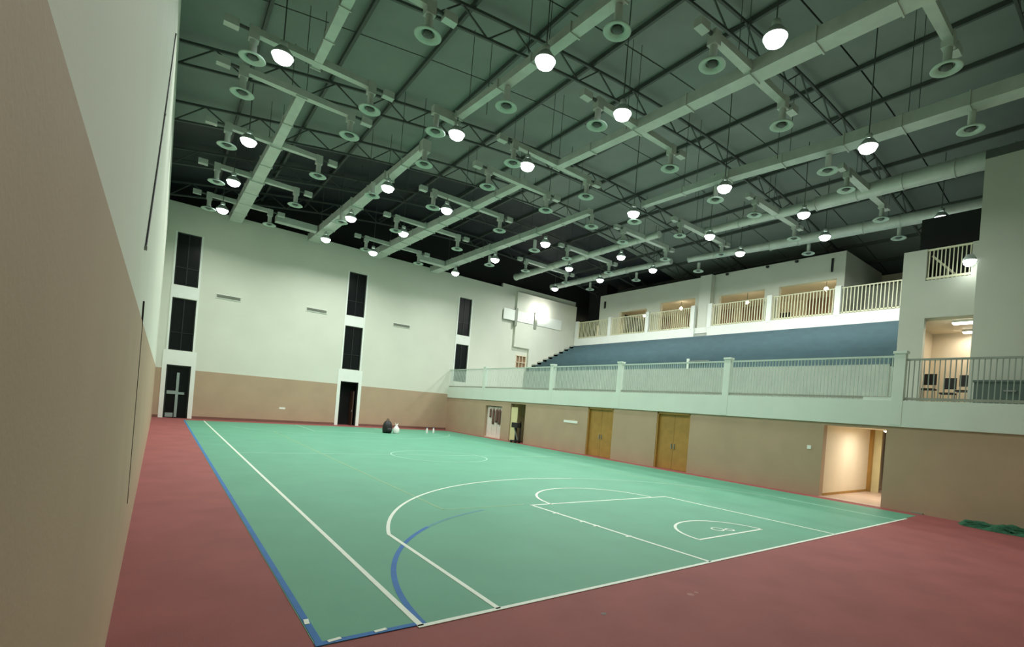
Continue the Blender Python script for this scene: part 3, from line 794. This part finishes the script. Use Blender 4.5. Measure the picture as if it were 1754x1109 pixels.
# third run
d = thing('air_duct', (9.8, 22, ZD), 'middle duct run over the far half of the court', 'duct', G)
flange_run('duct_segment', [(10.05, 14.2, ZD, 0.29, 0.24), (9.90, 18.4, ZD, 0.35, 0.29)], d)
flange_run('duct_segment', [(9.90, 18.4, ZD, 0.45, 0.34), (9.70, 23.4, ZD, 0.52, 0.37)], d)
flange_run('duct_segment', [(9.70, 23.4, ZD, 0.63, 0.41), (9.40, 31.9, ZD, 0.70, 0.44)], d)
branch(d, 14.4, 8.2, 11.65, ZD, 0.26, 9.95)
for y in (18.5, 23.35): branch(d, y, 7.55, 11.65, ZD, 0.26, 9.80)
branch(d, 28.6, 7.55, 11.4, ZD, 0.26, 9.60)
MB().beam((11.7, 29.6, ZD-.05), (13.6, 29.6, ZD-.05), .5, .36).build('header_duct', M_DUCT, d)
d = thing('air_duct', (10.5, 4, ZD), 'long green-tinted duct over the middle of the near court', 'duct', G)
flange_run('duct_segment', [(10.15, 12.0, ZD, 0.31, 0.24), (10.36, 7.7, ZD, 0.35, 0.29)], d)
flange_run('duct_segment', [(10.38, 7.7, ZD, 0.41, 0.33), (10.56, 3.4, ZD, 0.45, 0.34)], d)
flange_run('duct_segment', [(10.58, 3.4, ZD, 0.52, 0.38), (10.85, -5.5, ZD, 0.59, 0.41)], d)
branch(d, 11.85, 7.8, 11.9, ZD, 0.26, 10.21); branch(d, 7.65, 8.3, 12.35, ZD, 0.26, 10.40); branch(d, 3.45, 8.5, 12.5, ZD, 0.26, 10.60)
branch(d, -0.6, 8.7, 12.9, ZD, 0.26, 10.71)
# fourth run
d = thing('air_duct', (14.1, 22, ZD), 'fourth duct from the left wall, over the far half beside the gallery', 'duct', G)
flange_run('duct_segment', [(14.25, 14.3, ZD, 0.28, 0.23), (14.2, 18.6, ZD, 0.32, 0.27)], d)
flange_run('duct_segment', [(14.2, 18.6, ZD, 0.39, 0.31), (14.1, 23.4, ZD, 0.43, 0.34)], d)
flange_run('duct_segment', [(14.1, 23.4, ZD, 0.56, 0.37), (13.95, 31.9, ZD, 0.63, 0.41)], d)
for x, y in ((14.3, 14.2), (14.7, 19.6), (14.6, 24.6)): diffuser(d, x, y, ZD-.15, 0.6)
for y in (15.5, 19.8, 24, 29): rods(d, 14.1, y, ZD, .8)
d = thing('air_duct', (15.8, 4, ZD), 'fourth duct from the left wall, over the near court edge beside the gallery', 'duct', G)
flange_run('duct_segment', [(15.35, 11.7, ZD, 0.28, 0.23), (15.45, 7.2, ZD, 0.32, 0.27)], d)
flange_run('duct_segment', [(15.5, 7.2, ZD, 0.42, 0.34), (16.0, 3.0, ZD, 0.46, 0.35)], d)
flange_run('duct_segment', [(16.0, 3.0, ZD, 0.53, 0.39), (16.35, -5.5, ZD, 0.60, 0.42)], d)
for x, y in ((15.2, 12.1), (15.6, 7.9), (16.1, 3.6), (16.3, -0.4)): diffuser(d, x, y, ZD-.2, 0.55)
for y in (9.5, 5.2, 1.0, -3): rods(d, 15.9, y, ZD, .9)
# fifth and sixth runs, round, over the gallery
ZE = 13.3
d = thing('air_duct', (21.6, 6, ZE), 'round duct over the gallery walkway, near half', 'duct', G)
flange_run('duct_segment', [(21.75, 12.6, ZE, .40, .4), (22.0, 6.6, ZE, .5, .5)], d, True)
flange_run('duct_segment', [(22.0, 6.6, ZE, .62, .62), (22.1, -0.5, ZE, .75, .75)], d, True)
for y in (12.9, 8.5, 4.4): branch(d, y, 19.6, 23.9, ZE, .32, 21.9)
d = thing('air_duct', (20.6, 22, ZE), 'round duct over the gallery walkway, far half', 'duct', G)
flange_run('duct_segment', [(20.45, 15.0, ZE, .36, .36), (20.5, 21.5, ZE, .42, .42)], d, True)
flange_run('duct_segment', [(20.5, 21.5, ZE, .46, .46), (20.7, 30.5, ZE, .52, .52)], d, True)
for y in (16.1, 21.2, 26.0): branch(d, y, 18.4, 22.6, ZE, .30, 20.5)
d = thing('air_duct', (25.9, 8, ZE), 'round duct nearest the balcony, over the blue stand, near half', 'duct', G)
flange_run('duct_segment', [(25.3, 16.4, ZE, .38, .38), (26.0, 11.0, ZE, .46, .46)], d, True)
flange_run('duct_segment', [(26.0, 11.0, ZE, .54, .54), (26.8, -0.5, ZE, .68, .68)], d, True)
for x, y in ((26.9, 4.6), (26.6, 9.0), (25.9, 16.0)): diffuser(d, x, y, ZE-.15, 0.55)
for y in (14, 9.5, 5): rods(d, 26.1, y, ZE, .7)
d = thing('air_duct', (24.7, 22, ZE), 'round duct nearest the balcony, over the blue stand, far half', 'duct', G)
flange_run('duct_segment', [(24.9, 17.6, ZE, .36, .36), (24.7, 21.5, ZE, .4, .4)], d, True)
flange_run('duct_segment', [(24.7, 21.5, ZE, .44, .44), (24.6, 30.5, ZE, .5, .5)], d, True)
for x, y in ((25.2, 21.0), (25.1, 26.0)): diffuser(d, x, y, ZE-.15, 0.55)
for y in (18.5, 22.5, 27): rods(d, 24.7, y, ZE, .6)

# ------------------------------------------------------------------ high bay lamps
ORD = ['first', 'second', 'third', 'fourth', 'fifth', 'sixth']
LAMPS = [('beside the left wall duct', 11.8, [(-.12, 28.49), (-.1, 23.52), (-.11, 18.4), (-.06, 11.87)]),
         ('along the second duct from the left wall', 11.8, [(5.3, 28.86), (5.3, 23.69), (5.32, 18.21), (5.44, 11.75), (5.44, 6.59)]),
         ('along the middle duct over the court', 11.8, [(8.3, 29.07), (8.21, 23.61), (8.35, 18.39), (8.49, 11.69), (8.61, 6.69), (8.95, 1.91)]),
         ('over the court edge by the gallery', 11.8, [(14.22, 28.77), (14.31, 23.41), (14.52, 18.31), (14.56, 11.59), (15.01, 7.1), (15.48, 2.09)]),
         ('over the gallery walkway', 12.6, [(20.25, 23.0), (20.6, 18.2), (20.93, 11.8), (21.2, 6.82)]),
         ('over the blue seating stand', 12.7, [(23.6, 28.8), (23.9, 23.57), (24.24, 18.6), (24.6, 12.14), (24.88, 7.38), (25.57, 2.53)])]
STUB = {(8.49, 11.69): 12.4, (8.35, 18.39): 12.4, (20.6, 18.2): 13.15}
for q in ((5.3, 28.86), (5.3, 23.69), (5.32, 18.21), (5.44, 11.75), (14.22, 28.77), (14.31, 23.41)): STUB[q] = 12.45
proto = {}
def lamp_mesh(nm, b, m):
    me = bpy.data.meshes.new(nm)
    me.from_pydata([tuple(v) for v in b.v], [], b.f); me.materials.append(m)
    me.polygons.foreach_set('use_smooth', b.sm); me.update()
    return me
proto['reflector'] = lamp_mesh('reflector', MB().lathe((0, 0, 0), [(0.09, 0.27), (0.15, 0.24), (0.27, 0.08), (0.30, 0.0), (0.28, 0.0), (0.25, 0.08), (0.13, 0.22)], 20), M_HOUS)
proto['lens'] = lamp_mesh('lens', MB().lathe((0, 0, 0), [(0.0, -0.20), (0.12, -0.19), (0.22, -0.13), (0.27, -0.02), (0.275, 0.02)], 20), M_LENS)
proto['ballast_box'] = lamp_mesh('ballast_box', MB().lathe((0, 0, 0), [(0.0, 0.43), (0.10, 0.42), (0.11, 0.38), (0.11, 0.28), (0.0, 0.26)], 14), M_HOUS)
lamp_data = bpy.data.lights.new('high_bay_light', 'AREA')
lamp_data.shape = 'DISK'; lamp_data.size = 0.6; lamp_data.energy = LAMP_POWER; lamp_data.color = LAMP_COL; lamp_data.spread = math.radians(152)
lamp_data2 = lamp_data.copy(); lamp_data2.energy = LAMP_POWER*1.9; lamp_data2.spread = math.radians(178)
for where, z, pts in LAMPS:
    for i, (x, y) in enumerate(pts):
        t = thing('high_bay_lamp', (x, y, z), '%s high bay lamp from the far wall, %s' % (ORD[i], where), 'lamp', 'bright high bay lamps')
        for nm in ('reflector', 'lens', 'ballast_box'):
            place(nm, proto[nm], t, (x, y, z))
        zt = roof_z(x)-0.05
        if min(abs(x-px) for px in XS) < 0.09: zt = roof_z(x)-0.18
        if (x, y) in STUB: zt = STUB[(x, y)]
        MB().tube((x, y, z+0.42), (x, y, zt), 0.018, n=6).build('suspension_rod', M_STEEL, t)
        lo = bpy.data.objects.new('high_bay_light', lamp_data if z < 12 else lamp_data2); COL.objects.link(lo)
        lo.parent = t; lo.location = (0, 0, -0.23)

# ------------------------------------------------------------------ loose things on the floor
t = thing('backpack', (9.3, 26.4, 0), 'black backpack standing on the far court floor', 'bag')
b = MB().lathe((9.25, 26.4, 0.0), [(0.0, 0.0), (0.26, 0.02), (0.30, 0.2), (0.28, 0.5), (0.20, 0.72), (0.08, 0.80), (0.0, 0.81)], 16)
b.build('bag_body', M_BLACKP, t)
MB().lathe((9.27, 26.12, 0.12), [(0.0, 0.0), (0.14, 0.02), (0.16, 0.12), (0.12, 0.22), (0.0, 0.24)], 12).build('front_pocket', M_BLACKP, t)
MB().tube((9.18, 26.4, 0.78), (9.2, 26.4, 0.90), 0.02, n=6).tube((9.32, 26.4, 0.78), (9.3, 26.4, 0.90), 0.02, n=6).tube((9.2, 26.4, 0.90), (9.3, 26.4, 0.90), 0.02, n=6).build('carry_loop', M_BLACKP, t)
t = thing('plastic_bag', (9.75, 26.05, 0), 'small white bag leaning beside the black backpack', 'bag')
MB().lathe((9.72, 26.1, 0.0), [(0.0, 0.0), (0.16, 0.01), (0.2, 0.14), (0.19, 0.34), (0.1, 0.46), (0.05, 0.52), (0.09, 0.60), (0.0, 0.58)], 14).build('sack', M_WBAG, t)
MB().tube((9.68, 26.1, 0.55), (9.64, 26.1, 0.7), 0.015, n=6).tube((9.76, 26.1, 0.55), (9.80, 26.1, 0.7), 0.015, n=6).build('handle', M_WBAG, t)
for x, y, lab in ((12.35, 27.3, 'small clear bottle on the far court floor, nearer the backpack'), (12.95, 27.55, 'small clear bottle on the far court floor, nearer the white door')):
    t = thing('water_bottle', (x, y, 0), lab, 'bottle', 'bottles on the far court floor')
    MB().lathe((x, y, 0.0), [(0.0, 0.0), (0.06, 0.0), (0.065, 0.05), (0.065, 0.28), (0.03, 0.36), (0.03, 0.38)], 12).build('bottle_body', M_WBAG, t)
    MB().lathe((x, y, 0.38), [(0.035, 0.0), (0.035, 0.04), (0.0, 0.04)], 10).build('cap', M_BLUE, t)

# heap of green netting by the right wall
def heap(name, cx, cy, lx, ly, h, m, parent, seed):
    rnd = random.Random(seed); nx, ny = 26, 40; vs = []; fs = []
    ph = [rnd.uniform(0, 6.28) for _ in range(8)]
    for i in range(nx):
        for j in range(ny):
            u = i/(nx-1)*2-1; v = j/(ny-1)*2-1
            e = max(0.0, 1-(u*u)**1.2-(v*v)**1.5)
            z = h*math.sqrt(e)*(0.55+0.22*math.sin(7*v+ph[0]+2*u)+0.2*math.sin(11*v+5*u+ph[1])+0.16*math.sin(13*u+4*v+ph[2])+0.08*math.sin(29*v+17*u+ph[3]))
            r = 1+0.10*math.sin(3*math.atan2(v, u)+ph[4])+0.06*math.sin(7*math.atan2(v, u)+ph[5])
            vs.append((cx+u*lx*r, cy+v*ly*r, max(0.004, z)))
    fs = [(i*ny+j, (i+1)*ny+j, (i+1)*ny+j+1, i*ny+j+1) for i in range(nx-1) for j in range(ny-1)]
    return MB().add(vs, fs, True).build(name, m, parent)
t = thing('net_bundle', (15.75, -1.9, 0), 'heap of dark green sports netting on the red floor by the right wall', 'net')
heap('net_folds', 15.80, -2.0, 0.42, 1.0, 0.22, M_NET, t, 3)
for q in range(3):
    b = MB(); prev = None
    for s_ in range(14):
        a = s_/13
        p = Vector((15.45+0.12*q+0.08*math.sin(5*a+q), -1.1-1.6*a, 0.03+0.10*abs(math.sin(4*a+q))))
        if prev is not None: b.tube(prev, p, 0.014, n=6)
        prev = p
    b.build('net_rope', M_NET, t)

# slack cable on the left wall
t = thing('wall_cable', (LX+0.02, 5.5, 6.5), 'thin dark cable slanting up the white left wall', 'cable')
b = MB(); prev = None
for s_ in range(17):
    a = s_/16
    p = Vector((LX+0.012, 2.34+6.4*a, 3.64+5.8*a - 0.12*math.sin(PI*a)))
    if prev is not None: b.tube(prev, p, 0.010, n=6)
    prev = p
b.build('cable_run', M_BLACKP, t)
for a in (0.0, 0.5, 1.0):
    y, z = 2.34+6.4*a, 3.64+5.8*a-0.12*math.sin(PI*a)
    MB().box(LX, y-0.02, z-0.02, LX+0.025, y+0.02, z+0.02).build('cable_clip', M_GREYM, t)
